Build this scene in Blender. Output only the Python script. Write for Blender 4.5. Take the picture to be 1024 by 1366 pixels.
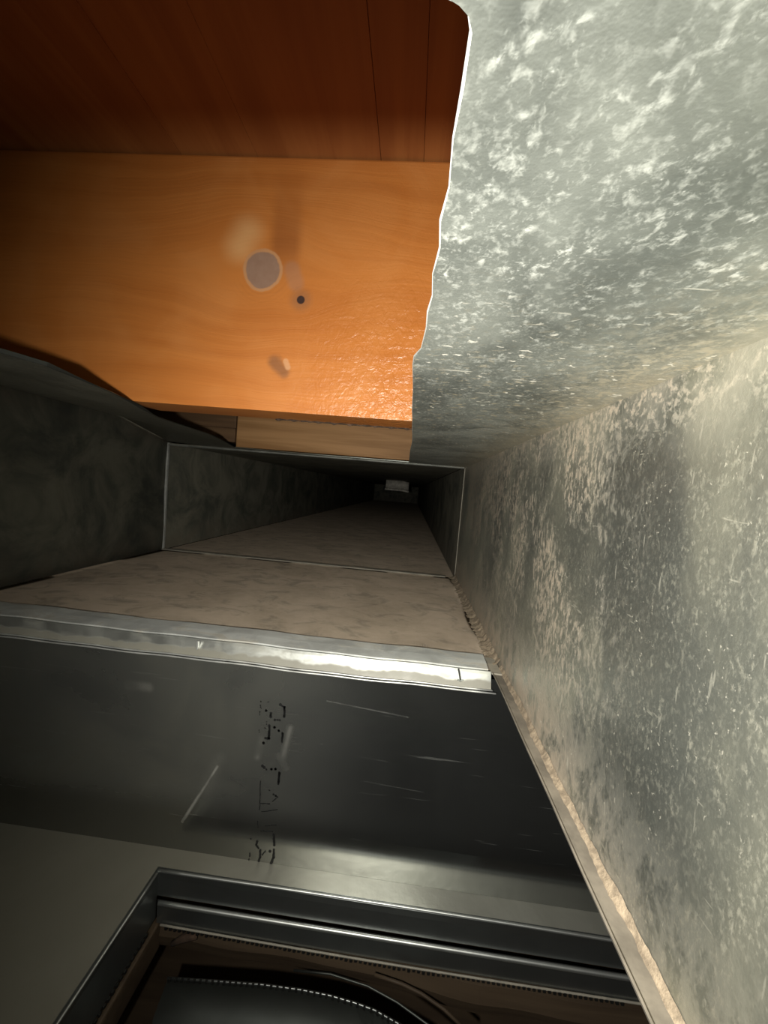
import bpy, bmesh, math, random
from mathutils import Matrix, Vector

random.seed(7)
for _o in list(bpy.data.objects):
    bpy.data.objects.remove(_o)
SC = bpy.context.scene
COL = SC.collection

# ------------------------------------------------------------------ camera
# metres; +Y runs away along the trunk duct, +Z up; the phone lens is the origin
cam_d = bpy.data.cameras.new('camera')
cam = bpy.data.objects.new('camera', cam_d)
COL.objects.link(cam)
SC.camera = cam
cam_d.sensor_fit = 'AUTO'
cam_d.sensor_width = 36.0
cam_d.lens = 36.0 * 513.0 / 1366.0
cam_d.clip_start = 0.002
cam_d.clip_end = 50
AX = Vector((0.9940, -0.0875, 0.0650))
AY = Vector((0.0699, 0.0544, -0.9961)).normalized()
AX = (AX - AY * AX.dot(AY)).normalized()
AZ = AX.cross(AY)
cam.matrix_world = Matrix((AX, AY, AZ)).to_4x4()

# ------------------------------------------------------------------ world
w = bpy.data.worlds.new('dark_crawlspace')
SC.world = w
w.use_nodes = True
w.node_tree.nodes['Background'].inputs[0].default_value = (0.6, 0.62, 0.6, 1)
w.node_tree.nodes['Background'].inputs[1].default_value = 0.0

# ------------------------------------------------------------------ phone torch, the only lamp
ld = bpy.data.lights.new('phone_torch', 'SPOT')
ld.energy = 9.6
ld.color = (1.0, 0.97, 0.88)
ld.shadow_soft_size = 0.0045
ld.spot_size = math.radians(140)
ld.spot_blend = 1.0
lo = bpy.data.objects.new('phone_torch', ld)
COL.objects.link(lo)
lo.location = (-0.030, -0.034, -0.010)
lo.rotation_euler = (math.radians(83), 0, math.radians(-14))

SC.view_settings.view_transform = 'Standard'
SC.view_settings.look = 'None'
SC.view_settings.exposure = 0.0
SC.view_settings.gamma = 1.0
SC.view_settings.use_curve_mapping = False
SC.cycles.max_bounces = 8
SC.cycles.sample_clamp_indirect = 4.0


# ------------------------------------------------------------------ node helper
class G:
    def __init__(self, name):
        self.m = bpy.data.materials.new(name)
        self.m.use_nodes = True
        self.nt = self.m.node_tree
        self.b = self.nt.nodes['Principled BSDF']
        tc = self.nt.nodes.new('ShaderNodeTexCoord')
        self.co = tc.outputs['Object']
        s = self.nt.nodes.new('ShaderNodeSeparateXYZ')
        self.nt.links.new(self.co, s.inputs[0])
        self.x, self.y, self.z = s.outputs

    def put(self, sock, v):
        if isinstance(v, bpy.types.NodeSocket):
            self.nt.links.new(v, sock)
        elif isinstance(v, tuple) and len(v) == 3 and sock.type == 'RGBA':
            sock.default_value = (*v, 1)
        else:
            sock.default_value = v

    def ma(self, op, a, b=0.0, c=None, clamp=False):
        n = self.nt.nodes.new('ShaderNodeMath')
        n.operation = op
        n.use_clamp = clamp
        self.put(n.inputs[0], a)
        self.put(n.inputs[1], b)
        if c is not None:
            self.put(n.inputs[2], c)
        return n.outputs[0]

    def add(self, a, b): return self.ma('ADD', a, b)
    def sub(self, a, b): return self.ma('SUBTRACT', a, b)
    def mul(self, a, b): return self.ma('MULTIPLY', a, b)
    def mx(self, a, b): return self.ma('MAXIMUM', a, b)

    def st(self, v, a, b, lo=0.0, hi=1.0):
        """smooth step of v from a to b, mapped to lo..hi"""
        n = self.nt.nodes.new('ShaderNodeMapRange')
        n.interpolation_type = 'SMOOTHSTEP'
        self.put(n.inputs[0], v)
        for i, q in enumerate((a, b, lo, hi)):
            n.inputs[i + 1].default_value = q
        return n.outputs[0]

    def vec(self, x, y, z):
        n = self.nt.nodes.new('ShaderNodeCombineXYZ')
        for i, q in enumerate((x, y, z)):
            self.put(n.inputs[i], q)
        return n.outputs[0]

    def sv(self, sx, sy, sz, off=0.0):
        n = self.nt.nodes.new('ShaderNodeMapping')
        self.nt.links.new(self.co, n.inputs[0])
        n.inputs['Scale'].default_value = (sx, sy, sz)
        n.inputs['Location'].default_value = (off, off * 0.7, off * 1.3)
        return n.outputs[0]

    def noise(self, sc, det=3.0, ro=0.55, dist=0.0, s=(1, 1, 1), off=0.0, vec=None):
        n = self.nt.nodes.new('ShaderNodeTexNoise')
        self.nt.links.new(vec if vec is not None else self.sv(*s, off), n.inputs['Vector'])
        n.inputs['Scale'].default_value = sc
        n.inputs['Detail'].default_value = det
        n.inputs['Roughness'].default_value = ro
        n.inputs['Distortion'].default_value = dist
        return n.outputs[0]

    def voro(self, sc, s=(1, 1, 1), off=0.0, feat='F1', out='Distance', vec=None):
        n = self.nt.nodes.new('ShaderNodeTexVoronoi')
        n.feature = feat
        self.nt.links.new(vec if vec is not None else self.sv(*s, off), n.inputs['Vector'])
        n.inputs['Scale'].default_value = sc
        return n.outputs[out]

    def mix(self, f, a, b):
        n = self.nt.nodes.new('ShaderNodeMix')
        n.data_type = 'RGBA'
        self.put(n.inputs[0], f)
        self.put(n.inputs[6], a)
        self.put(n.inputs[7], b)
        return n.outputs[2]

    def bump(self, h, dist, strength=1.0, normal=None):
        n = self.nt.nodes.new('ShaderNodeBump')
        n.inputs['Distance'].default_value = dist
        self.put(n.inputs['Strength'], strength)
        self.put(n.inputs['Height'], h)
        if normal is not None:
            self.nt.links.new(normal, n.inputs['Normal'])
        return n.outputs[0]

    def seg(self, u, v, a, b):
        """distance from (u, v) to the segment a-b"""
        dx, dy = b[0] - a[0], b[1] - a[1]
        L2 = dx * dx + dy * dy
        pu, pv = self.sub(u, a[0]), self.sub(v, a[1])
        t = self.ma('MULTIPLY', self.add(self.mul(pu, dx), self.mul(pv, dy)), 1.0 / L2, clamp=True)
        eu, ev = self.sub(pu, self.mul(t, dx)), self.sub(pv, self.mul(t, dy))
        return self.ma('SQRT', self.add(self.mul(eu, eu), self.mul(ev, ev)))

    def fin(self, col, rough, metal=0.0, normal=None, spec=None):
        self.put(self.b.inputs['Base Color'], col)
        self.put(self.b.inputs['Roughness'], rough)
        self.put(self.b.inputs['Metallic'], metal)
        if normal is not None:
            self.put(self.b.inputs['Normal'], normal)
        if spec is not None:
            self.put(self.b.inputs['Specular IOR Level'], spec)
        return self.m


GALV = (0.50, 0.535, 0.515)
DUST = (0.34, 0.275, 0.205)
PALE = (0.62, 0.60, 0.54)


def flecks(g, sc, lo, hi, stretch=(1, 1, 1), off=0.0):
    """soft pale blotches and fine flecks of zinc bloom"""
    n = g.noise(sc, 3.0, 0.6, 0.3, stretch, off)
    blob = g.st(n, lo + 0.04, hi + 0.06)
    gate = g.st(g.noise(sc * 0.22, 2.0, 0.5, 0.0, stretch, off + 3.1), 0.35, 0.65, 0.35, 1.0)
    fine = g.st(g.noise(sc * 2.1, 3.0, 0.65, 0.4, stretch, off + 7.7), lo + 0.08, hi + 0.08)
    return g.ma('MULTIPLY', g.ma('MULTIPLY_ADD', fine, 0.6, blob, True), gate, clamp=True)


def mat_ceiling():
    g = G('galvanised_ceiling')
    f = g.mul(flecks(g, 480, 0.44, 0.68, (1, 0.8, 1)), g.st(g.y, 0.04, 0.09, 0.5, 1.0))  # pale flecks weaker near the lens, offsetting torch falloff in the colour
    cloud = g.noise(26, 3, 0.55, 0.5)
    spang = g.noise(170, 4, 0.7, 0.0)
    metal_c = g.mix(g.st(cloud, 0.3, 0.7), (0.27, 0.295, 0.275), (0.40, 0.425, 0.39))
    col = g.mix(g.mul(f, 0.6), metal_c, (0.70, 0.71, 0.66))
    # brown dust caught along the corner with the right wall
    corner = g.st(g.x, 0.035, 0.092)
    dn = g.st(g.noise(240, 6, 0.75, 0.2), 0.42, 0.60)
    dust = g.ma('MULTIPLY', g.mul(corner, dn), g.st(g.y, 0.05, 0.16, 0.0, 0.85), clamp=True)
    speck = g.mul(g.st(g.noise(330, 4, 0.65, 0.2, (0.55, 1, 1)), 0.57, 0.66), g.st(g.y, 0.07, 0.22, 0.0, 0.95))
    soft = g.mul(g.st(g.x, 0.055, 0.095), g.st(g.noise(22, 4, 0.6), 0.3, 0.6, 0.2, 0.6))
    dust = g.mx(g.mx(dust, speck), g.mul(soft, g.st(g.y, 0.08, 0.14)))
    col = g.mix(dust, col, (0.45, 0.385, 0.265))
    nick = g.mul(g.st(g.noise(300, 3, 0.6, 0.5, (0.7, 1, 1), 11.0), 0.64, 0.69), g.st(g.y, 0.07, 0.16, 0.0, 1.0))
    hair = g.st(g.noise(80, 2, 0.5, 0.3, (0.5, 4.0, 1), 6.0), 0.70, 0.735)
    nick = g.mx(nick, g.mul(hair, g.st(g.y, 0.05, 0.12, 0.0, 0.7)))
    col = g.mix(nick, col, (0.76, 0.73, 0.64))
    dust = g.mx(dust, g.mul(nick, 0.8))
    dim_left = g.st(g.x, -0.10, -0.22)                  # left strip of the sheet darkened, dimness put into the colour
    col = g.mix(g.mul(dim_left, 0.8), col, (0.16, 0.145, 0.11))
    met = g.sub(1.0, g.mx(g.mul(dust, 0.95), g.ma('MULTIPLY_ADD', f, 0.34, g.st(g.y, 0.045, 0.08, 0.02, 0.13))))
    n = g.bump(g.add(spang, g.mul(f, 0.15)), 0.0005, 0.6)
    return g.fin(col, g.st(cloud, 0.25, 0.75, 0.42, 0.56), met, n)


def mat_wall_right():
    g = G('galvanised_right_wall')
    f = flecks(g, 640, 0.43, 0.66, (1, 1, 0.6), 2.0)
    band = g.st(g.ma('ABSOLUTE', g.sub(g.ma('MULTIPLY_ADD', g.z, -0.12, g.y), 0.165)), 0.035, 0.0)      # dark upright reflection painted into the metal colour
    cloud = g.sub(g.noise(16, 4, 0.6, 0.3, (1, 1, 0.5), 5.0), g.mul(band, 0.22))
    spang = g.noise(190, 4, 0.7, 0.0)
    metal_c = g.mix(g.st(cloud, 0.35, 0.65), (0.33, 0.35, 0.32), (0.44, 0.445, 0.37))
    col = g.mix(g.mul(f, 0.55), metal_c, (0.62, 0.60, 0.49))
    # dust: thick near the bottom, rubbed patches elsewhere
    low = g.st(g.z, -0.085, -0.150)
    patch = g.st(g.noise(15, 7, 0.72, 0.3, (1, 0.8, 0.6), 1.3), 0.42, 0.54)
    fine = g.st(g.noise(330, 5, 0.75, 0.3, (1, 1, 0.5)), 0.44, 0.60)
    zone = g.mul(g.st(g.y, 0.13, 0.24), g.st(g.z, -0.16, -0.02, 0.55, 1.0))
    d1 = g.mul(g.mul(patch, fine), zone)
    d2 = g.mul(low, g.st(g.noise(110, 6, 0.72, 0.3, (1, 1, 0.6), 9.0), 0.34, 0.56))
    d2 = g.mul(d2, g.st(g.y, 0.10, 0.26, 0.25, 1.0))
    top = g.mul(g.st(g.z, 0.015, 0.048), g.mul(g.st(g.noise(240, 6, 0.75, 0.2), 0.44, 0.6), g.st(g.y, 0.06, 0.2, 0.3, 0.9)))
    soft = g.mul(g.mul(g.st(g.z, 0.005, 0.05), g.st(g.y, 0.07, 0.13)), g.st(g.noise(22, 4, 0.6), 0.35, 0.65, 0.05, 0.4))
    dust = g.ma('MAXIMUM', g.mx(d1, d2), g.mx(top, soft), clamp=True)
    col = g.mix(g.mul(dust, 0.85), col, (0.43, 0.345, 0.26))
    nick = g.mul(g.st(g.noise(620, 3, 0.6, 0.5, (1, 1, 0.7), 11.0), 0.62, 0.70), g.st(g.noise(40, 2, 0.5, 0.0, (1, 1, 1), 4.0), 0.4, 0.6, 0.2, 0.9))
    hair = g.mx(g.st(g.noise(90, 2, 0.5, 0.2, (1, 4.0, 0.5), 6.0), 0.70, 0.73), g.st(g.noise(90, 2, 0.5, 0.2, (1, 0.5, 4.0), 8.0), 0.715, 0.74))
    nick = g.mul(g.mx(nick, g.mul(hair, 0.5)), g.st(g.y, 0.02, 0.2, 0.4, 1.0))
    col = g.mix(nick, col, (0.64, 0.61, 0.51))
    dust = g.mx(dust, g.mul(nick, 0.55))
    met = g.sub(1.0, g.mx(g.mul(dust, 0.9), g.ma('MULTIPLY_ADD', f, 0.12, 0.05)))
    n = g.bump(g.add(spang, g.mul(f, 0.15)), 0.0005, 0.6)
    return g.fin(col, g.st(cloud, 0.25, 0.75, 0.44, 0.58), met, n)


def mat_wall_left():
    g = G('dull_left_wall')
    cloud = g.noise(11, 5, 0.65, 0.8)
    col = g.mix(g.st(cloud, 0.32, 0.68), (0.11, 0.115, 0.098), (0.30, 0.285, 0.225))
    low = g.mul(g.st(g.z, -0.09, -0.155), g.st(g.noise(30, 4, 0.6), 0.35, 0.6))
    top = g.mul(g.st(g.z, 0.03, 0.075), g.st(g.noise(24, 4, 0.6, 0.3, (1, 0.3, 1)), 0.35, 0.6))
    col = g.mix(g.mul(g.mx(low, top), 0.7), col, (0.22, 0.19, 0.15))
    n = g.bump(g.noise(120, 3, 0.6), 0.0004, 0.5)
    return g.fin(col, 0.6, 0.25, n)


def mat_floor(k=1.0, name='dusty_trunk_floor'):
    g = G(name)
    big = g.noise(13, 4, 0.6, 0.6)
    fine = g.noise(90, 5, 0.65)
    col = g.mix(g.st(big, 0.3, 0.7), (0.45, 0.365, 0.275), (0.60, 0.49, 0.38))
    dark = g.st(g.noise(34, 4, 0.6, 1.0, (0.7, 1, 1), 4.0), 0.50, 0.68)
    col = g.mix(g.mul(dark, 0.6), col, (0.24, 0.21, 0.165))
    col = g.mix(g.st(fine, 0.35, 0.75, 0.0, 0.25), col, (0.68, 0.57, 0.46))
    col = g.mix(1.0 - k, col, (0.02, 0.018, 0.015))  # far copy is mixed towards black, painting in the gloom of the duct
    n = g.bump(fine, 0.0008, 0.6)
    g.b.inputs['Diffuse Roughness'].default_value = 0.6
    return g.fin(col, 0.9, 0.0, n, 0.1)


def mat_bright(name, base=(0.72, 0.745, 0.73), rough=0.34, dusty=0.5, met=0.85, stain=False):
    g = G(name)
    cloud = g.noise(30, 4, 0.6, 0.6)
    col = g.mix(g.st(cloud, 0.35, 0.65), tuple(c * 0.8 for c in base), base)
    d = g.st(g.noise(55, 4, 0.65, 0.8, (0.5, 1, 1), 2.0), 0.5, 0.66)
    if stain:
        zz = g.add(g.z, g.mul(g.sub(g.noise(30, 3, 0.6, 0.3, (1, 0.01, 0.01)), 0.5), 0.014))
        d = g.mx(g.mul(d, 0.5), g.st(zz, -0.1600, -0.1625))
    col = g.mix(g.mul(d, dusty), col, (0.20, 0.188, 0.15) if stain else (0.36, 0.32, 0.25))
    n = g.bump(g.noise(160, 2, 0.5), 0.0002, 0.5)
    return g.fin(col, g.st(cloud, 0.3, 0.7, rough - 0.06, rough + 0.1), g.sub(met, g.mul(d, dusty)), n)


def mat_panel():
    g = G('smudged_box_panel')
    cloud = g.noise(9, 4, 0.6, 0.8, (1, 1, 1), 1.0)
    fine = g.noise(60, 4, 0.65, 0.4)
    left = g.st(g.x, 0.02, -0.20)                  # dusty film towards the left, cleaner to the right
    film = g.mul(g.ma('MULTIPLY_ADD', left, 0.8, 0.08), g.st(cloud, 0.2, 0.75, 0.45, 1.0))
    col = g.mix(film, (0.34, 0.355, 0.35), (0.235, 0.23, 0.195))
    film = g.mul(film, g.st(g.z, -0.335, -0.30, 0.35, 1.0))
    marks = None
    for a, b, r0, r1, k in (((-0.192, -0.337), (-0.160, -0.276), 0.0026, 0.0002, 0.7),
                            ((-0.171, -0.300), (-0.158, -0.268), 0.010, 0.0, 0.25),
                            ((-0.0925, -0.229), (-0.098, -0.262), 0.0055, 0.0, 0.4),
                            ((-0.119, -0.243), (-0.122, -0.262), 0.005, 0.0, 0.4),
                            ((-0.101, -0.258), (-0.094, -0.268), 0.005, 0.001, 0.35),
                            ((-0.252, -0.207), (-0.232, -0.207), 0.007, 0.002, 0.4),
                            ((-0.06, -0.199), (0.015, -0.205), 0.0012, 0.0, 0.3),
                            ((-0.02, -0.271), (0.035, -0.274), 0.0007, 0.0, 0.2),
                            ((-0.03, -0.248), (0.00, -0.2495), 0.0006, 0.0, 0.2)):
        q = g.mul(g.st(g.seg(g.x, g.z, a, b), r0, r1), k)
        q = g.mul(q, g.st(fine, 0.3, 0.6, 0.4, 1.0))
        marks = q if marks is None else g.mx(marks, q)
    scr = g.st(g.noise(40, 3, 0.6, 0.0, (0.35, 1, 9), 3.0), 0.66, 0.74, 0.0, 0.25)
    marks = g.mx(marks, scr)
    col = g.mix(marks, col, (0.50, 0.49, 0.45))
    rough = g.ma('MULTIPLY_ADD', film, 0.22, g.ma('MULTIPLY_ADD', marks, 0.25, 0.16))
    met = g.sub(0.97, g.mx(g.mul(film, 0.32), g.mul(marks, 0.6)))
    n = g.bump(g.noise(22, 2, 0.5, 0.3), 0.0006, 0.25)
    return g.fin(col, rough, met, n)


def mat_box_floor():
    g = G('box_bottom_sheet')
    cloud = g.noise(12, 4, 0.65, 0.8)
    col = g.mix(g.st(cloud, 0.3, 0.7), (0.50, 0.49, 0.43), (0.62, 0.61, 0.54))
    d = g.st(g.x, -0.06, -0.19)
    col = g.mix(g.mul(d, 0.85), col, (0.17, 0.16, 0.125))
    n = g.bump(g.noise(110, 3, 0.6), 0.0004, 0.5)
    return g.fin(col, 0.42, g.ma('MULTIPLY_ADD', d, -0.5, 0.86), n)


def mat_dark_metal(name, c=(0.16, 0.17, 0.165), rough=0.32, met=0.9):
    g = G(name)
    cloud = g.noise(30, 3, 0.6)
    col = g.mix(cloud, tuple(q * 0.7 for q in c), c)
    return g.fin(col, rough, met, g.bump(g.noise(140, 2, 0.5), 0.0002, 0.4))


def mat_plain(name, c, rough=0.8, met=0.0, sc=90, dep=0.0006, var=0.35):
    g = G(name)
    n = g.noise(sc, 4, 0.65)
    col = g.mix(g.st(n, 0.3, 0.7), tuple(q * (1 - var) for q in c), tuple(min(1, q * (1 + var * 0.4)) for q in c))
    return g.fin(col, rough, met, g.bump(n, dep, 0.7))


def mat_joist():
    g = G('orange_pine')
    K = ((-0.1290, 0.1605, 0.0135), (-0.0974, 0.1396, 0.0030), (-0.1094, 0.0900, 0.0050))
    v = g.z
    masks = []
    wob = g.noise(60, 3, 0.6, 0.5)
    for kx, kz, r in K:
        dx, dz = g.sub(g.x, kx), g.sub(g.z, kz)
        d2 = g.add(g.mul(dx, g.mul(dx, 0.45)), g.mul(dz, dz))
        s = r * 2.6
        ex = g.ma('EXPONENT', g.mul(d2, -1.0 / (2 * s * s)))
        v = g.sub(v, g.mul(g.mul(dz, 0.92), ex))
        d = g.ma('SQRT', g.add(g.mul(dx, dx), g.mul(dz, dz)))
        masks.append((d, r, ex))
    flow = g.noise(5, 3, 0.6, 0.3, (1, 1, 2.0), 2.2)
    u = g.add(v, g.mul(flow, 0.035))
    vv = g.vec(g.mul(g.x, 2.0), g.mul(g.y, 18.0), g.mul(u, 62.0))
    grain = g.noise(1.0, 4, 0.55, 0.0, vec=vv)
    vf = g.vec(g.mul(g.x, 14.0), g.mul(g.y, 160.0), g.mul(u, 520.0))
    fibre = g.noise(1.0, 2, 0.6, 0.0, vec=vf)
    col = g.mix(g.st(grain, 0.34, 0.70), (0.65, 0.222, 0.045), (0.57, 0.182, 0.034))
    col = g.mix(g.st(fibre, 0.35, 0.75, 0.0, 0.15), col, (0.44, 0.16, 0.04))
    blot = g.st(g.noise(17, 3, 0.5, 0.6), 0.42, 0.66, 0.0, 0.35)
    col = g.mix(blot, col, (0.72, 0.29, 0.082))
    # knots
    d, r, ex = masks[0]
    dd = g.ma('MULTIPLY_ADD', g.sub(wob, 0.5), 0.004, d)
    halo = g.mul(ex, g.st(g.z, 0.15, 0.185, 0.0, 0.9))
    halo = g.mul(halo, g.st(g.ma('ABSOLUTE', g.sub(g.x, -0.112)), 0.016, 0.006))
    col = g.mix(halo, col, (0.34, 0.105, 0.025))
    pale = g.mul(g.st(g.seg(g.x, g.z, (-0.148, 0.178), (-0.143, 0.188)), 0.020, 0.0), 0.5)
    col = g.mix(pale, col, (0.92, 0.56, 0.25))
    rings = g.mul(g.st(g.ma('SINE', g.mul(dd, 1900.0)), -0.2, 0.8), g.mul(g.st(dd, 0.034, 0.014), g.st(g.z, 0.158, 0.140)))
    col = g.mix(g.mul(rings, 0.16), col, (0.36, 0.13, 0.035))
    col = g.mix(g.st(dd, 0.0165, 0.0150), col, (0.62, 0.30, 0.13))
    col = g.mix(g.st(dd, 0.0142, 0.0128), col, g.mix(g.noise(140, 3, 0.6), (0.30, 0.165, 0.105), (0.40, 0.25, 0.175)))
    q = g.seg(g.x, g.z, (-0.106, 0.162), (-0.102, 0.152))
    col = g.mix(g.st(q, 0.0085, 0.0035, 0.0, 0.4), col, (0.42, 0.235, 0.15))
    d = masks[1][0]
    col = g.mix(g.st(d, 0.012, 0.003, 0.0, 0.7), col, (0.36, 0.15, 0.06))
    col = g.mix(g.st(d, 0.0036, 0.0026), col, (0.055, 0.028, 0.022))
    q = g.seg(g.x, g.z, (-0.115, 0.0915), (-0.1075, 0.0845))
    qq = g.ma('MULTIPLY_ADD', g.sub(wob, 0.5), 0.006, q)
    col = g.mix(g.st(qq, 0.0075, 0.002, 0.0, 0.85), col, (0.30, 0.12, 0.045))
    q = g.seg(g.x, g.z, (-0.106, 0.0925), (-0.104, 0.088))
    col = g.mix(g.st(q, 0.003, 0.0012, 0.0, 0.7), col, (0.75, 0.40, 0.20))
    # planer chatter: short glossy ticks, stronger to the right
    ch = g.noise(190, 3, 0.62, 0.8, (1.0, 1, 0.75))
    zone = g.mul(g.st(g.x, -0.13, -0.02), g.st(g.z, 0.175, 0.11, 0.25, 1.0))
    h = g.add(g.mul(g.mul(ch, zone), 1.6), g.mul(fibre, 0.25))
    n = g.bump(h, 0.0011, 0.75)
    col = g.mix(0.27, col, (0.0, 0.0, 0.0))
    return g.fin(col, g.ma('MULTIPLY_ADD', zone, -0.10, 0.46), 0.0, n, 0.5)


def mat_wood(name, c0, c1, along='x', rough=0.6):
    g = G(name)
    a, b = (g.x, g.y) if along == 'x' else (g.y, g.x)
    vv = g.vec(g.mul(a, 3.0), g.mul(b, 45.0), g.mul(g.z, 60.0))
    n = g.noise(1.0, 4, 0.6, 0.6, vec=vv)
    col = g.mix(g.st(n, 0.32, 0.7), c0, c1)
    return g.fin(col, rough, 0.0, g.bump(n, 0.0008, 0.5), 0.3)


M = {
    'ceiling': mat_ceiling(), 'wall_right': mat_wall_right(), 'wall_left': mat_wall_left(), 'floor': mat_floor(), 'far_floor': mat_floor(0.45, 'darkened_far_floor'),
    'cleat': mat_bright('bright_cleat', (0.48, 0.49, 0.46), 0.46, 0.8, 0.8, True), 'flange': mat_bright('dull_flange', (0.66, 0.68, 0.66), 0.5, 0.55, 0.35), 'edge': mat_bright('raw_cut_edge', (0.72, 0.73, 0.71), 0.4, 0.25, 0.6),
    'seam': mat_bright('seam_metal', (0.33, 0.305, 0.255), 0.6, 0.6, 0.3),
    'panel': mat_panel(), 'box_floor': mat_box_floor(), 
    'collar': mat_dark_metal('collar_metal', (0.30, 0.315, 0.31), 0.30), 'bead': mat_dark_metal('collar_bead', (0.66, 0.68, 0.66), 0.42),
    'grille': mat_dark_metal('grille_metal', (0.10, 0.107, 0.10), 0.5),
    'ink': mat_plain('black_ink', (0.008, 0.008, 0.008), 0.6, 0.0, 300, 0.0001, 0.2),
    'dust': mat_plain('packed_dust', (0.33, 0.262, 0.185), 0.95, 0.0, 260, 0.0012, 0.4),
    'joist': mat_joist(),
    'joist2': mat_wood('tan_pine', (0.46, 0.255, 0.112), (0.31, 0.160, 0.062)),
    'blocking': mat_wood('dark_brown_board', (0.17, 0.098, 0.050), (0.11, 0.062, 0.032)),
    'chips': mat_plain('dark_wane', (0.06, 0.034, 0.02), 0.9, 0.0, 120, 0.001, 0.5),
    'plank': mat_wood('red_brown_plank', (0.34, 0.125, 0.034), (0.26, 0.085, 0.022), 'y'),
    'subfloor_edge': mat_wood('dusty_brown_wood', (0.075, 0.052, 0.032), (0.045, 0.030, 0.019)),
    'dusty_flange': mat_plain('dusty_flange', (0.20, 0.175, 0.14), 0.8, 0.1, 60, 0.0003, 0.35),
    'notch': mat_plain('black_notched_metal', (0.012, 0.012, 0.011), 0.6, 0.3, 200, 0.0002, 0.3),
    'pale': mat_plain('pale_foil', (0.78, 0.74, 0.66), 0.6, 0.1, 40, 0.0006, 0.3),
}


# ------------------------------------------------------------------ mesh helpers
def tag(o, label=None, cat=None, group=None, kind=None):
    for k, v in (('label', label), ('category', cat), ('group', group), ('kind', kind)):
        if v:
            o[k] = v
    return o


def empty(name, loc, label=None, cat=None, group=None, kind=None):
    o = bpy.data.objects.new(name, None)
    o.empty_display_size = 0.02
    o.location = loc
    COL.objects.link(o)
    return tag(o, label, cat, group, kind)


def obj(name, bm, mat, parent=None, smooth=False):
    bmesh.ops.recalc_face_normals(bm, faces=bm.faces)
    me = bpy.data.meshes.new(name)
    bm.to_mesh(me)
    bm.free()
    me.materials.append(mat)
    for p in me.polygons:
        p.use_smooth = smooth
    o = bpy.data.objects.new(name, me)
    COL.objects.link(o)
    if parent is not None:
        o.parent = parent
        t = Vector(parent.location) if parent.type == 'EMPTY' else Vector()
        o.matrix_parent_inverse = Matrix.Translation(-t)
    return o


def add_box(bm, x0, x1, y0, y1, z0, z1, bev=0.0):
    r = bmesh.ops.create_cube(bm, size=1.0)
    vs = r['verts']
    for v in vs:
        v.co = Vector((x0 + (v.co.x + .5) * (x1 - x0), y0 + (v.co.y + .5) * (y1 - y0), z0 + (v.co.z + .5) * (z1 - z0)))
    if bev:
        es = list({e for v in vs for e in v.link_edges})
        bmesh.ops.bevel(bm, geom=es, offset=bev, segments=2, affect='EDGES', profile=0.6)
    return bm


def box(*a, bev=0.0):
    return add_box(bmesh.new(), *a, bev=bev)


def strip(pts, normals_t, x_of):
    pass


def sheet_profile(prof, xs, thick=0.0008, axis='x', jit=None):
    """a folded sheet: an open profile [(a, z)] swept along an axis, given thickness towards its left"""
    n = len(prof)
    off = []
    for i, p in enumerate(prof):
        a = prof[max(0, i - 1)]
        b = prof[min(n - 1, i + 1)]
        t = Vector((b[0] - a[0], b[1] - a[1])).normalized()
        off.append((p[0] - t.y * thick, p[1] + t.x * thick))
    ring = list(prof) + off[::-1]
    bm = bmesh.new()
    rows = []
    for k, x in enumerate(xs):
        dz = jit(x) if jit else 0.0
        rows.append([bm.verts.new((x, a, z + dz) if axis == 'x' else (a, x, z + dz)) for a, z in ring])
    m = len(ring)
    for r0, r1 in zip(rows, rows[1:]):
        for i in range(m):
            bm.faces.new((r0[i], r0[(i + 1) % m], r1[(i + 1) % m], r1[i]))
    bm.faces.new(rows[0])
    bm.faces.new(rows[-1][::-1])
    return bm


def tube(pts, r, seg=6, bm=None, rfun=None):
    bm = bm or bmesh.new()
    pts = [Vector(p) for p in pts]
    rows = []
    for i, p in enumerate(pts):
        t = (pts[min(len(pts) - 1, i + 1)] - pts[max(0, i - 1)]).normalized()
        a = t.cross(Vector((0, 0, 1)))
        if a.length < 1e-4:
            a = t.cross(Vector((1, 0, 0)))
        a.normalize()
        b = t.cross(a)
        rr = rfun(i) if rfun else r
        rows.append([bm.verts.new(p + a * rr * math.cos(q) + b * rr * math.sin(q)) for q in [2 * math.pi * k / seg for k in range(seg)]])
    for r0, r1 in zip(rows, rows[1:]):
        for k in range(seg):
            bm.faces.new((r0[k], r0[(k + 1) % seg], r1[(k + 1) % seg], r1[k]))
    bm.faces.new(rows[0])
    bm.faces.new(rows[-1][::-1])
    return bm


def frange(a, b, n):
    return [a + (b - a) * i / n for i in range(n + 1)]


# ------------------------------------------------------------------ duct dimensions
XL, XR = -0.475, 0.095          # side walls
ZF, ZC = -0.155, 0.051          # trunk floor and ceiling
YN, YS, YE = -0.14, 0.72, 5.0   # open near end, seam, far end
YB, ZB = 0.340, -0.370          # back panel and bottom of the box below
T = 0.0009

# ------------------------------------------------------------------ right wall
bm = bmesh.new()
add_box(bm, XR, XR + T, YN, YS, ZF - 0.002, ZC)
wall_right = tag(obj('wall_right', bm, M['wall_right']), 'scuffed galvanised right side of the duct, from its near end to the seam', 'wall', kind='structure')
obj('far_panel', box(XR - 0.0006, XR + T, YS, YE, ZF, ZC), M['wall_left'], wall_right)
bm = box(XR - 0.0011, XR, YS - 0.006, YS + 0.003, ZF + 0.001, ZC - 0.001, bev=0.0004)
obj('seam_strip', bm, M['seam'], wall_right)
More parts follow.
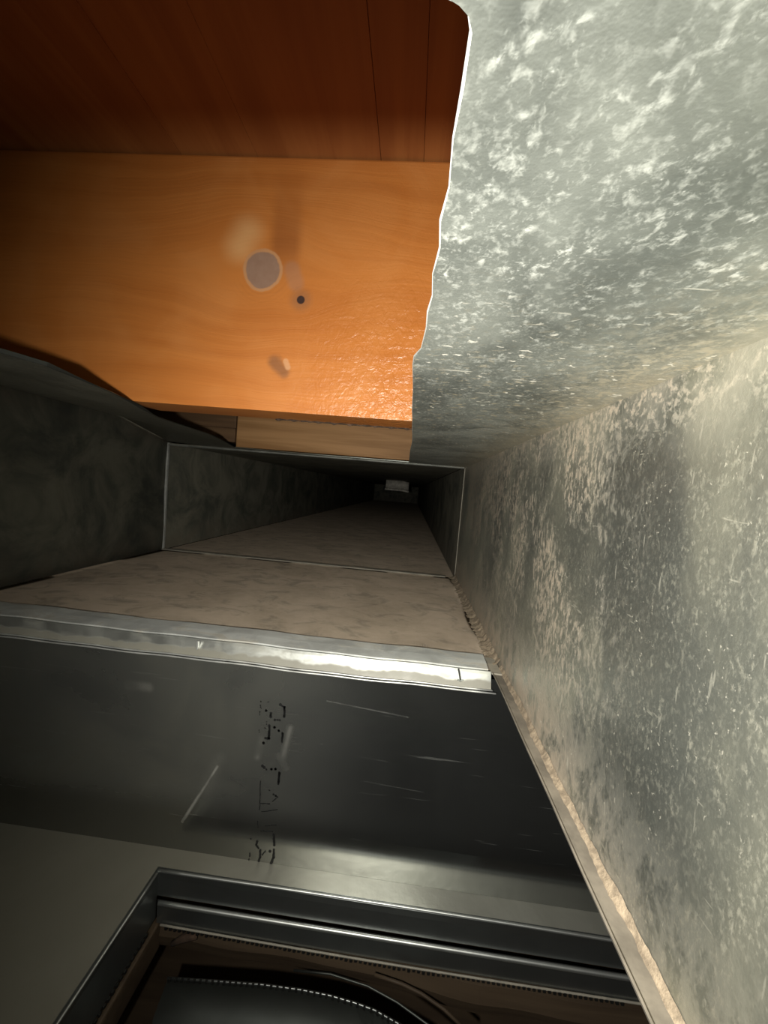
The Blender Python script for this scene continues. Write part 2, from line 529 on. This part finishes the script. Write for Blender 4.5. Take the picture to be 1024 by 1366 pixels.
# inward bottom flange in front of the trunk floor
prof = [(XR - 0.0105, ZF + 0.0035), (XR - 0.0098, ZF + 0.0015), (XR - 0.008, ZF + 0.0010), (XR, ZF + 0.0010)]
bm = sheet_profile(prof, frange(YN, 0.334, 24), 0.0008, 'y', jit=lambda y: 0.0003 * math.sin(y * 70))
obj('bottom_flange', bm, M['dusty_flange'], wall_right)
# ridge of packed dust in that corner
bm = bmesh.new()
rows = []
jw = jh = 0.0
for i in range(260):
    y = YN + (0.345 - YN) * i / 259
    jw, jh = jw * 0.6 + random.uniform(-0.0005, 0.0005), jh * 0.6 + random.uniform(-0.0006, 0.0006)
    wd = 0.0028 + 0.0006 * math.sin(y * 37) + 0.0004 * math.sin(y * 131) + jw
    ht = 0.0042 + 0.0008 * math.sin(y * 23 + 1) + 0.0005 * math.sin(y * 97) + jh
    z0 = ZF + 0.0012
    rows.append([bm.verts.new(c) for c in ((XR - 0.0002, y, z0 + ht), (XR - wd * 0.45, y, z0 + ht * 0.6), (XR - wd * 0.85, y, z0 + ht * 0.28), (XR - wd, y, z0))])
for r0, r1 in zip(rows, rows[1:]):
    for k in range(3):
        bm.faces.new((r0[k], r0[k + 1], r1[k + 1], r1[k]))
tag(obj('dust_ridge', bm, M['dust'], wall_right, True), kind='stuff')

# ------------------------------------------------------------------ left wall, its top bent up beside the cut hole
def ztop(y):
    if y < 0.58:
        return 0.084
    t = min(1.0, (y - 0.58) / (YS - 0.58))
    return 0.084 + (0.055 - 0.084) * t


bm = bmesh.new()
ys = frange(YN, YS, 40)
rows = []
for y in ys:
    zt = ztop(y)
    zs = [ZF - 0.001 + (zt - ZF) * k / 10 for k in range(11)]
    rows.append([bm.verts.new((XL + 0.0015 * math.sin(y * 9 + k * 0.7), y, z)) for k, z in enumerate(zs)])
for r0, r1 in zip(rows, rows[1:]):
    for k in range(10):
        bm.faces.new((r0[k], r0[k + 1], r1[k + 1], r1[k]))
r = bmesh.ops.solidify(bm, geom=bm.faces[:], thickness=T)
wall_left = tag(obj('wall_left', bm, M['wall_left'], None, True), 'dull dark metal left side of the duct with its top bent outward', 'wall', kind='structure')
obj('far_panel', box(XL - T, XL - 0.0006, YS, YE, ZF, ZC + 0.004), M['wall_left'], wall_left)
bm = box(XL - 0.001, XL + 0.0028, YS - 0.004, YS + 0.001, ZF + 0.002, ZC + 0.003, bev=0.0005)
obj('seam_strip', bm, M['edge'], wall_left)
# rolled fold where the wall turns into the ceiling strip
pts = [(XL + 0.001, y, ztop(y)) for y in frange(YN, YS - 0.01, 30)]
obj('top_fold', tube(pts, 0.0035, 8, rfun=lambda i: 0.0042 - 0.00008 * i), M['wall_left'], wall_left, True)

# ------------------------------------------------------------------ trunk floor
bm = bmesh.new()
nx, ny = 40, 24
vs = [[bm.verts.new((XL + (XR - XL) * i / nx, 0.345 + (YS - 0.345) * j / ny,
                     ZF + 0.0012 * math.sin(i * 0.5) * math.sin(j * 0.4))) for i in range(nx + 1)] for j in range(ny + 1)]
for j in range(ny):
    for i in range(nx):
        bm.faces.new((vs[j][i], vs[j][i + 1], vs[j + 1][i + 1], vs[j + 1][i]))
bmesh.ops.solidify(bm, geom=bm.faces[:], thickness=T)
floor = tag(obj('floor', bm, M['floor'], None, True), 'brown dust-covered bottom of the trunk duct behind the bright cleat', 'floor', kind='structure')
obj('far_panel', box(XL, XR, YS, YE, ZF - T - 0.001, ZF - 0.001), M['far_floor'], floor)
bm = sheet_profile([(YS - 0.008, ZF + 0.0005), (YS - 0.007, ZF + 0.0022), (YS + 0.001, ZF + 0.0026), (YS + 0.002, ZF + 0.0006)], frange(XL + 0.002, XR - 0.018, 20), 0.0005)
obj('seam_strip', bm, M['seam'], floor)
# fillet of dust where floor meets the right wall
bm = bmesh.new()
rows = []
for i in range(120):
    y = 0.35 + (0.715 - 0.35) * i / 119
    wd = 0.006 + random.uniform(-0.0015, 0.0015)
    rows.append([bm.verts.new(c) for c in ((XR - 0.0002, y, ZF + wd * 1.2), (XR - wd * 0.5, y, ZF + wd * 0.55), (XR - wd * 1.6, y, ZF + 0.0014))])
for r0, r1 in zip(rows, rows[1:]):
    for k in range(2):
        bm.faces.new((r0[k], r0[k + 1], r1[k + 1], r1[k]))
tag(obj('dust_fillet', bm, M['dust'], floor, True), kind='stuff')

# ------------------------------------------------------------------ ceiling sheet with the hole that was cut in it
hole = [(-0.330, 0.690), (-0.322, 0.655), (-0.300, 0.575), (-0.278, 0.507), (-0.268, 0.430), (-0.262, 0.380), (-0.243, 0.330),
        (-0.226, 0.290), (-0.216, 0.263), (-0.209, 0.230), (-0.203, 0.199), (-0.207, 0.183), (-0.212, 0.150), (-0.214, 0.100),
        (-0.212, 0.060), (-0.190, 0.043), (-0.150, 0.0425), (-0.100, 0.0430), (-0.060, 0.0420), (-0.030, 0.0424), (-0.0176, 0.0424),
        (-0.0121, 0.0427), (-0.0066, 0.0424), (-0.0027, 0.0425), (-0.0008, 0.0429), (0.0006, 0.0436), (0.0017, 0.0445), (0.0023, 0.0460),
        (0.0022, 0.052), (0.0017, 0.059), (0.0020, 0.068), (0.0012, 0.076), (0.0017, 0.084), (0.0007, 0.094), (0.0012, 0.104),
        (0.0004, 0.113), (0.0004, 0.124), (-0.0008, 0.142), (-0.0032, 0.150), (-0.0036, 0.160), (-0.0034, 0.200), (-0.0036, 0.250), (-0.0034, 0.300),
        (-0.0030, 0.400), (-0.0055, 0.500), (-0.0068, 0.600), (-0.0080, 0.690)]
YH = YS - 0.004


def zceil(x, y):
    if x > -0.19:
        return ZC
    xe = -0.19
    t = (xe - x) / (xe - XL)
    k = 1.0 if y < 0.45 else max(0.0, 1 - (y - 0.45) / (YS - 0.45))
    return ZC + (ztop(y) - ZC) * min(1.0, t ** 2.2)


def along(poly, y):
    """x of a polyline that is monotone in y"""
    for (xa, ya), (xb, yb) in zip(poly, poly[1:]):
        lo_, hi_ = min(ya, yb), max(ya, yb)
        if lo_ <= y <= hi_ and hi_ > lo_:
            return xa + (xb - xa) * (y - ya) / (yb - ya)
    return poly[0][0] if abs(y - poly[0][1]) < abs(y - poly[-1][1]) else poly[-1][0]


hole_dense = []
for a, b in zip(hole, hole[1:]):
    n = max(1, int(math.hypot(b[0] - a[0], b[1] - a[1]) / 0.02))
    for k in range(n):
        hole_dense.append((a[0] + (b[0] - a[0]) * k / n, a[1] + (b[1] - a[1]) * k / n))
hole_dense.append(hole[-1])
YK = 0.0424                                       # near edge of the hole
left_side = [p for p in hole[:17] if p[1] >= YK]
right_side = [p for p in hole[22:] if p[1] >= YK]
ysamp = sorted({round(p[1], 5) for p in hole_dense if p[1] >= YK} | {YK})


def grid(bm, rows):
    rows = [[bm.verts.new((x, y, zceil(x, y))) for x, y in r] for r in rows]
    for r0, r1 in zip(rows, rows[1:]):
        for k in range(len(r0) - 1):
            bm.faces.new((r0[k], r0[k + 1], r1[k + 1], r1[k]))


bm = bmesh.new()
grid(bm, [[(XL + (along(left_side, y) - XL) * k / 10, y) for k in range(11)] for y in ysamp])
grid(bm, [[(along(right_side, y) + (XR - along(right_side, y)) * k / 8, y) for k in range(9)] for y in ysamp])
grid(bm, [[(x, y) for x in frange(XL, XR, 24)] for y in frange(YN, YK, 8)])
grid(bm, [[(x, y) for x in frange(XL, XR, 24)] for y in (hole[-1][1], YH)])
bmesh.ops.recalc_face_normals(bm, faces=bm.faces)
for f in bm.faces:
    if f.normal.z < 0:
        f.normal_flip()
bmesh.ops.solidify(bm, geom=bm.faces[:], thickness=-T)
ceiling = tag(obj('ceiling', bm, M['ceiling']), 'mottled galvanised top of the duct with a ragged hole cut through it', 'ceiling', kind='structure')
# turned raw burr round the cut
pts = [(x - 0.0001, y, zceil(x, y) + 0.0004) for x, y in hole_dense]
i0 = next(i for i, p in enumerate(hole_dense) if p[1] < 0.05)
obj('cut_edge', tube(pts[i0:], 0.0007, 6, rfun=lambda i: 0.00010 + 0.00022 * (0.5 + 0.5 * math.sin(i * 1.7))), M['edge'], ceiling, True)
# jagged turned-up edge on the left side
bm = bmesh.new()
prev = None
for i, (x, y) in enumerate(hole_dense[:i0]):
    z = zceil(x, y)
    up = 0.0008 + 0.0012 * math.sin(i * 1.3) * (1 if y < 0.4 else 0.3)
    if y > 0.35:
        up *= 0.35
    cur = [bm.verts.new((x, y, z - 0.0002)), bm.verts.new((x + 0.0015, y, z + up)), bm.verts.new((x + 0.0023, y, z + up)), bm.verts.new((x + 0.0008, y, z - 0.0002))]
    if prev:
        for k in range(4):
            bm.faces.new((prev[k], prev[(k + 1) % 4], cur[(k + 1) % 4], cur[k]))
    prev = cur
obj('bent_edge', bm, M['grille'], ceiling)
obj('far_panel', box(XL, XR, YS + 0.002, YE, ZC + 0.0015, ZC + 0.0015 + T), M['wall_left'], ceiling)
# hemmed far edge of the cut sheet at the seam
bm = sheet_profile([(YS - 0.006, ZC + 0.0006), (YS - 0.007, ZC - 0.0022), (YS - 0.001, ZC - 0.0030), (YS + 0.003, ZC + 0.001)], frange(XL + 0.004, XR - 0.002, 30), 0.0006)
obj('seam_strip', bm, M['cleat'], ceiling)
# far end of the trunk
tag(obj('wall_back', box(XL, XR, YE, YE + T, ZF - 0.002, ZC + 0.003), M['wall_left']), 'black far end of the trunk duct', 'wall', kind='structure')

# ------------------------------------------------------------------ pale tab hanging far down the trunk
t = empty('hanging_tab', (-0.08, 2.2, ZC), 'small pale bent metal tab hanging deep in the dark end of the duct', 'tab')
pr = [(2.19, ZC + 0.001), (2.187, 0.030), (2.184, 0.014), (2.176, 0.004), (2.160, 0.001)]
bm = sheet_profile(pr, frange(-0.145, -0.015, 6), 0.002, 'x', jit=lambda x: -0.006 * max(0, (x + 0.05) / 0.04))
obj('tab_plate', bm, M['pale'], t, True)
obj('curled_lip', tube([(x, 2.160, -0.0005 - 0.006 * max(0, (x + 0.05) / 0.04)) for x in frange(-0.147, -0.013, 8)], 0.006, 8), M['pale'], t, True)

# ------------------------------------------------------------------ bright cleat along the front edge of the trunk floor
t = empty('edge_cleat', (-0.19, 0.340, ZF), 'bright folded metal cleat along the front edge of the dusty duct floor', 'cleat')
XC0, XC1 = XL + 0.001, 0.0835
wob = lambda x: 0.0004 * math.sin(x * 31) + 0.0003 * math.sin(x * 83)
bm = sheet_profile([(0.368, ZF + 0.0040), (0.355, ZF + 0.0036), (0.3412, ZF + 0.0022), (0.3404, ZF + 0.0012)], frange(XC0, XC1 - 0.001, 40), 0.0007, 'x', wob)
obj('top_flange', bm, M['flange'], t)
bm = sheet_profile([(0.3415, ZF + 0.0005), (0.3385, ZF + 0.0012), (0.3372, ZF - 0.0010), (0.3352, ZF - 0.0055), (0.3330, ZF - 0.0095), (0.3318, ZF - 0.0118)], frange(XC0, XC1 + 0.001, 40), 0.0007, 'x', wob)
obj('folded_face', bm, M['cleat'], t)
for k, (yy, zz) in enumerate(((0.3308, ZF - 0.0122), (0.3300, ZF - 0.0142))):
    pts = [(x, yy + 0.0005 * math.sin(x * 18), zz + wob(x)) for x in frange(XC0, XC1 + 0.002 + 0.003 * k, 40)]
    obj('hem_lip', tube(pts, 0.0008, 6), M['edge'], t, True)
obj('rivet_tab', box(-0.1830, -0.1818, 0.3325, 0.3355, ZF - 0.0065, ZF + 0.0016, bev=0.0003), M['edge'], t)
bm = tube([(0.0560, 0.3385, ZF + 0.001), (0.0570, 0.3350, ZF - 0.003), (0.0578, 0.3335, ZF - 0.007)], 0.0009, 6)
tube([(0.0550, 0.3335, ZF - 0.0065), (0.0578, 0.3330, ZF - 0.0072), (0.0602, 0.3335, ZF - 0.0062)], 0.0007, 5, bm)
obj('torn_burr', bm, M['collar'], t)
obj('end_fold', box(XC1 + 0.0005, XC1 + 0.0095, 0.333, 0.366, ZF + 0.0012, ZF + 0.0030, bev=0.0008), M['seam'], t)

# ------------------------------------------------------------------ box below the trunk: back panel, bottom with a collar hole
bx = empty('duct_box', (-0.15, YB, ZB), 'dark sheet-metal box below the duct floor with black stamped marks on its back', 'duct box')
BX0, BX1 = -0.62, 0.30
# the foot of the back panel kicks back a little to the crease
bm = sheet_profile([(YB, ZF - 0.006), (YB, -0.24), (YB, -0.3280), (0.3411, -0.3380), (0.3428, -0.3540), (0.3446, -0.3699)], frange(BX0, BX1, 8), 0.0007)
back_panel = obj('back_panel', bm, M['panel'], bx)
INK = [[(-103.1,-207.9),(-99.5,-210.3)],[(-99.2,-209.9),(-98.9,-219.0)],[(-102.8,-222.7),(-107.3,-223.1)],[(-111.6,-217.1),(-111.8,-220.6)],[(-116.6,-215.1),(-116.4,-215.2)],
 [(-112.2,-229.3),(-112.0,-241.7)],[(-107.4,-230.2),(-107.4,-230.3)],[(-103.2,-233.0),(-103.1,-233.1)],[(-99.3,-234.7),(-99.3,-243.3)],
 [(-115.2,-241.8),(-111.7,-241.5)],[(-117.1,-246.7),(-116.8,-246.8)],
 [(-116.2,-269.3),(-112.5,-272.0)],[(-107.6,-271.5),(-107.5,-271.5)],[(-103.6,-270.8),(-103.5,-270.8)],[(-99.7,-273.5),(-100.1,-284.7)],
 [(-103.8,-295.9),(-101.5,-297.0)],[(-101.1,-336.2),(-100.6,-348.1)],[(-100.6,-353.7),(-100.8,-362.4),(-102.8,-369.0)],[(-117.4,-346.9),(-118.0,-350.8),(-115.8,-354.2)],
 [(-114.0,-356.2),(-114.1,-364.5),(-114.9,-368.7)],[(-104.6,-355.9),(-104.5,-355.9)]]
FAINT = [[(-122.1,-207.1),(-121.7,-207.4)],[(-115.1,-206.6),(-114.9,-206.8)],[(-122.2,-211.0),(-121.4,-213.7)],[(-122.5,-217.1),(-122.4,-219.9)],[(-115.5,-226.1),(-115.1,-228.2)],
 [(-121.9,-234.8),(-121.7,-236.9)],[(-116.6,-232.0),(-116.2,-232.3)],[(-117.3,-284.6),(-116.5,-305.8)],[(-116.1,-306.5),(-107.1,-305.6)],[(-101.5,-297.0),(-99.8,-297.9),(-104.1,-302.6)],
 [(-108.4,-292.1),(-107.7,-292.4)],[(-116.3,-308.0),(-116.4,-312.5)],[(-113.8,-314.3),(-99.6,-310.4)],[(-110.0,-327.9),(-99.3,-325.6)],[(-117.4,-324.5),(-116.7,-330.4)],
 [(-113.9,-334.4),(-102.4,-333.4)],[(-111.7,-361.1),(-109.1,-356.6)],[(-123.7,-344.9),(-123.3,-345.2)],[(-124.5,-361.6),(-124.1,-365.3)],[(-124.9,-369.0),(-124.8,-369.3)]]


def yfront(z):
    """front face of the back panel and of its curved foot"""
    c = [(0.3400, -0.3280), (0.3411, -0.3380), (0.3428, -0.3540), (0.3446, -0.3740)]
    if z > c[0][1]:
        return YB
    for (ya, za), (yb, zb) in zip(c, c[1:]):
        if z >= zb:
            return ya + (yb - ya) * (za - z) / (za - zb)
    return c[-1][0]


def dots(bm, lines, r, gap):
    for ln in lines:
        for (x0, z0), (x1, z1) in zip(ln, ln[1:]):
            L = math.hypot(x1 - x0, z1 - z0)
            n = max(1, int(L / gap))
            for k in range(n + 1):
                cx = (x0 + (x1 - x0) * k / n) / 1000 + random.uniform(-1, 1) * 0.0002
                cz = (z0 + (z1 - z0) * k / n) / 1000 + random.uniform(-1, 1) * 0.0002
                rr = r * random.uniform(0.8, 1.2)
                ring = [(cx + rr * math.cos(a), cz + rr * 1.1 * math.sin(a)) for a in [math.pi / 4 * q for q in range(8)]]
                top = [bm.verts.new((x, yfront(z) - 0.0002, z)) for x, z in ring]
                bot = [bm.verts.new((x, yfront(z) + 0.0001, z)) for x, z in ring]
                bm.faces.new(top)
                for q in range(8):
                    bm.faces.new((top[q], top[(q + 1) % 8], bot[(q + 1) % 8], bot[q]))
    return bm


bm = dots(bmesh.new(), INK, 0.00125, 1.6)
tag(obj('ink_marking', bm, M['ink'], back_panel), 'black dotted ink characters, turned on their side', kind='stuff')
bm = dots(bmesh.new(), FAINT, 0.0006, 1.1)
tag(obj('faded_ink', bm, M['ink'], back_panel), 'worn faint ink characters', kind='stuff')

HX0, HX1, HY0, HY1 = -0.2015, 0.262, 0.06, 0.323
bm = bmesh.new()
add_box(bm, BX0, BX1, HY1 + 0.0015, 0.3456, ZB - T, ZB)
add_box(bm, BX0, HX0 - 0.0015, YN, HY1 + 0.0015, ZB - T, ZB)
add_box(bm, HX1 + 0.0015, BX1, YN, HY1 + 0.0015, ZB - T, ZB)
add_box(bm, HX0 - 0.0015, HX1 + 0.0015, YN, HY0 - 0.0015, ZB - T, ZB)
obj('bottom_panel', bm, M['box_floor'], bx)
obj('side_panel', box(BX1, BX1 + T, YN, YB, ZB, ZF - 0.006), M['panel'], bx)
obj('side_panel', box(BX0 - T, BX0, YN, YB, ZB, ZF - 0.006), M['panel'], bx)


def ring_wall(x0, x1, y0, y1, prof):
    """four-sided collar: profile of (inset, z) swept round a rectangle"""
    bm = bmesh.new()
    rows = []
    for ins, z in prof:
        rows.append([bm.verts.new(c) for c in ((x0 + ins, y0 + ins, z), (x1 - ins, y0 + ins, z), (x1 - ins, y1 - ins, z), (x0 + ins, y1 - ins, z))])
    for r0, r1 in zip(rows, rows[1:]):
        for k in range(4):
            bm.faces.new((r0[k], r0[(k + 1) % 4], r1[(k + 1) % 4], r1[k]))
    return bm


bm = ring_wall(HX0, HX1, HY0, HY1, [(-0.003, ZB + 0.0003), (-0.001, ZB + 0.0004), (0.0, ZB - 0.0008), (-0.001, ZB - 0.008), (-0.001, ZB - 0.026)])
collar = obj('collar', bm, M['collar'], bx)
loop = lambda i, z: [(HX0 + i, HY1 - i, z), (HX1 - i, HY1 - i, z)]
obj('rolled_rim', tube([(x, HY1 + 0.0003 + 0.0012 * math.sin((x + 0.2) * 7), ZB - 0.0005) for x in frange(HX0 - 0.001, HX1, 20)], 0.0013, 8), M['bead'], collar, True)
obj('rolled_rim', tube([(HX0 - 0.0003, y, ZB - 0.0003) for y in frange(HY0, HY1 - 0.003, 12)], 0.0011, 8), M['bead'], collar, True)

# ------------------------------------------------------------------ liner pushed into the hole from below, with a toothed edge
ln = empty('hole_liner', (0.03, 0.325, ZB - 0.055), 'dark metal liner inside the box hole, its lower edge toothed', 'duct liner')
zl = ZB - 0.030
obj('bead', tube([(x, HY1 - 0.0015, zl) for x in frange(HX0 + 0.002, HX1, 24)], 0.0020, 8), M['bead'], ln, True)
obj('band', box(HX0 - 0.0005, HX1, HY1 + 0.0006, HY1 + 0.0014, ZB - 0.053, zl), M['collar'], ln)
obj('band', box(HX0 - 0.0022, HX0 - 0.0014, HY0, HY1 + 0.0005, ZB - 0.048, zl + 0.004), M['collar'], ln)


def teeth(pts, w, h, nrm, gap=1.8, thick=0.0016):
    """small square teeth hanging along a polyline, each a little block"""
    bm = bmesh.new()
    for a, b in zip(pts, pts[1:]):
        a, b = Vector(a), Vector(b)
        L = (b - a).length
        n = max(1, int(L / (w * gap)))
        t = (b - a).normalized()
        u = Vector((0, 0, -1))
        nn = Vector(nrm)
        for k in range(n):
            c = a + (b - a) * ((k + 0.5) / n)
            hh = h * random.uniform(0.75, 1.25)
            vs = [bm.verts.new(c + t * (sx * w / 2) + u * (hh if sz else 0) + nn * (thick if sy else 0)) for sx in (-1, 1) for sz in (0, 1) for sy in (0, 1)]
            for q in ((0, 1, 3, 2), (4, 6, 7, 5), (0, 4, 5, 1), (2, 3, 7, 6), (0, 2, 6, 4), (1, 5, 7, 3)):
                bm.faces.new([vs[i] for i in q])
    return bm


pa = [(HX0 + 0.008, HY1 - 0.0005, ZB - 0.053), (0.02, HY1 - 0.0005, ZB - 0.0548), (HX1 - 0.04, HY1 - 0.0005, ZB - 0.053)]
tag(obj('toothed_edge', teeth(pa, 0.0024, 0.0024, (0, -1, 0)), M['notch'], ln), kind='stuff')
pa = [(HX0 - 0.0010, HY0, ZB - 0.047), (HX0 - 0.0010, HY1 - 0.012, ZB - 0.047)]
tag(obj('toothed_edge', teeth(pa, 0.0024, 0.0024, (1, 0, 0)), M['notch'], ln), kind='stuff')

obj('lower_lip', tube([(x, HY1 - 0.0006, ZB - 0.0528 - 0.0016 * math.sin(math.pi * max(0, min(1, (x - HX0) / 0.45)))) for x in frange(HX0 + 0.004, HX1, 30)], 0.0010, 6), M['seam'], ln, True)

# ------------------------------------------------------------------ brown wood of the floor opening under the liner
we = empty('floor_opening', (0.03, 0.325, -0.47), 'dusty brown cut edge of the wooden floor under the metal liner', 'wood floor edge')
bm = bmesh.new()
rows = []
for x in frange(HX0 - 0.01, HX1 + 0.02, 40):
    yy = HY1 + 0.006 - 0.010 * max(0.0, min(1.0, (x + 0.02) / 0.12)) + 0.001 * math.sin(x * 60)
    rows.append([bm.verts.new(c) for c in ((x, yy, ZB - 0.056), (x, yy - 0.003, ZB - 0.070), (x, yy + 0.001, ZB - 0.084), (x, yy + 0.03, ZB - 0.084), (x, yy + 0.03, ZB - 0.056))])
for r0, r1 in zip(rows, rows[1:]):
    for k in range(5):
        bm.faces.new((r0[k], r0[(k + 1) % 5], r1[(k + 1) % 5], r1[k]))
bm.faces.new(rows[0])
bm.faces.new(rows[-1][::-1])
obj('back_edge', bm, M['subfloor_edge'], we)
obj('side_edge', box(HX0 - 0.05, HX0 + 0.001, HY0 - 0.02, HY1 + 0.006, ZB - 0.084, ZB - 0.056, bev=0.002), M['subfloor_edge'], we)
obj('splinter', tube([(-0.186, 0.324, ZB - 0.072), (-0.176, 0.325, ZB - 0.066), (-0.163, 0.326, ZB - 0.063)], 0.003, 6, rfun=lambda i: (0.0022, 0.0036, 0.0026)[i]), M['chips'], we, True)

# ------------------------------------------------------------------ curved metal grille below
gr = empty('vent_grille', (-0.03, 0.28, -0.47), 'dark curved metal vent plate with a toothed edge at the bottom of the hole', 'vent')
edge = [(-0.178, 0.306), (-0.135, 0.3095), (-0.0938, 0.3125), (-0.060, 0.3135), (-0.0325, 0.3130), (-0.010, 0.3110), (0.0081, 0.3085), (0.047, 0.2975), (0.085, 0.282), (0.12, 0.262)]
zg = -0.452
bm = bmesh.new()
r0 = [bm.verts.new((x, y, zg)) for x, y in edge]
r1 = [bm.verts.new((x * 0.98, y - 0.024, zg - 0.001)) for x, y in edge]
r2 = [bm.verts.new((x * 0.98, y - 0.026, zg - 0.006)) for x, y in edge]
for a, b in ((r0, r1), (r1, r2)):
    for k in range(len(edge) - 1):
        bm.faces.new((a[k], a[k + 1], b[k + 1], b[k]))
bmesh.ops.solidify(bm, geom=bm.faces[:], thickness=0.0012)
obj('plate', bm, M['grille'], gr, True)
tag(obj('toothed_edge', teeth([(x, y, zg + 0.0022) for x, y in edge], 0.0022, 0.0026, (0, -1, 0), 2.2, 0.002), M['notch'], gr), kind='stuff')
for k in range(4):
    dy = 0.030 + 0.034 * k
    pts = [(x * 0.96, y - dy, zg - 0.004 - 0.003 * k) for x, y in edge]
    bm = tube(pts, 0.0035, 6)
    obj('slat', bm, M['grille'], gr, True)
obj('plate_lip', tube([(x, y, zg + 0.001) for x, y in edge], 0.0011, 6), M['collar'], gr, True)
# curved wire lying over it
pts = [(-0.0676, 0.3185, -0.4405), (-0.034, 0.3195, -0.4395), (0.0003, 0.3155, -0.4395), (0.0271, 0.309, -0.441), (0.055, 0.299, -0.443), (0.085, 0.285, -0.446)]
obj('curved_lip', tube(pts, 0.0010, 6), M['grille'], gr, True)
pts = [(0.0054, 0.3150, -0.4270), (0.030, 0.3140, -0.4300), (0.0468, 0.3120, -0.4330), (0.0662, 0.308, -0.438), (0.09, 0.300, -0.4465)]
obj('curved_lip', tube(pts, 0.0014, 6), M['subfloor_edge'], gr, True)
tag(obj('floor_below', box(-0.5, 0.5, -0.1, 0.6, -0.62, -0.60), M['subfloor_edge']), 'dark floor surface below the vent hole', 'floor', kind='structure')

# ------------------------------------------------------------------ wooden floor framing seen through the hole
ZJ, ZT = 0.0535, 0.2440
jo = empty('floor_joist', (-0.15, 0.319, ZJ), 'orange pine floor joist with a round grey knot, seen broadside through the hole', 'joist')
bm = bmesh.new()
pf = [(-0.232, ZJ), (0.40, ZJ), (0.40, ZT), (-0.75, ZT), (-0.75, 0.128)]    # underside sawn upward at the left to clear the duct
fa = [bm.verts.new((x, 0.300, z)) for x, z in pf]
fb = [bm.verts.new((x, 0.338, z)) for x, z in pf]
bm.faces.new(fa)
bm.faces.new(fb[::-1])
for k in range(5):
    bm.faces.new((fa[k], fa[(k + 1) % 5], fb[(k + 1) % 5], fb[k]))
bmesh.ops.bevel(bm, geom=bm.edges[:], offset=0.0015, segments=2, affect='EDGES', profile=0.6)
beam = obj('beam', bm, M['joist'], jo)
bm = bmesh.new()
prev = None
for i, x in enumerate(frange(-0.125, 0.003, 46)):
    h = 0.0012 + 0.0022 * max(0, math.sin(i * 1.9) * math.sin(i * 0.53 + 1))
    d = 0.001 + 0.004 * abs(math.sin(i * 0.8))
    cur = [bm.verts.new(c) for c in ((x, 0.3378 - d, ZJ - 0.0001), (x, 0.3378 - d * 0.5, ZJ - h * 0.6), (x, 0.3388, ZJ - h * 0.4), (x, 0.3388, ZJ + 0.003))]
    if prev:
        for k in range(4):
            bm.faces.new((prev[k], prev[(k + 1) % 4], cur[(k + 1) % 4], cur[k]))
    prev = cur
tag(obj('rough_wane', bm, M['chips'], jo), 'dark ragged bark edge')

j2 = empty('floor_joist', (-0.1, 0.725, ZJ), 'paler tan joist behind, only its lower band showing under the orange joist', 'joist')
obj('beam', box(-0.334, 0.40, 0.706, 0.744, ZJ + 0.0015, ZT, bev=0.0015), M['joist2'], j2)
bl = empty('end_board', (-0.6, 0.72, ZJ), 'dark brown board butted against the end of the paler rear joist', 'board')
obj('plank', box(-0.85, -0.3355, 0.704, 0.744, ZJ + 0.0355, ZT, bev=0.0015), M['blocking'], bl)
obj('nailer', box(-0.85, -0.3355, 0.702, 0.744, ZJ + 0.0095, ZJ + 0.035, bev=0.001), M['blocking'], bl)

# subfloor: planks running across the joists
sf = empty('subfloor', (-0.2, 0.2, ZT), 'dark red-brown plank subfloor on top of the joists', 'subfloor')
xs = [-0.80, -0.64, -0.50, -0.395, -0.275, -0.200, -0.139, -0.044, -0.012, 0.055, 0.16, 0.28, 0.40]
for a, b in zip(xs, xs[1:]):
    obj('plank', box(a + 0.0001, b - 0.0001, -0.35, 1.1, ZT + 0.0003 + random.uniform(0, 0.0009), ZT + 0.019, bev=0.0003), M['plank'], sf)
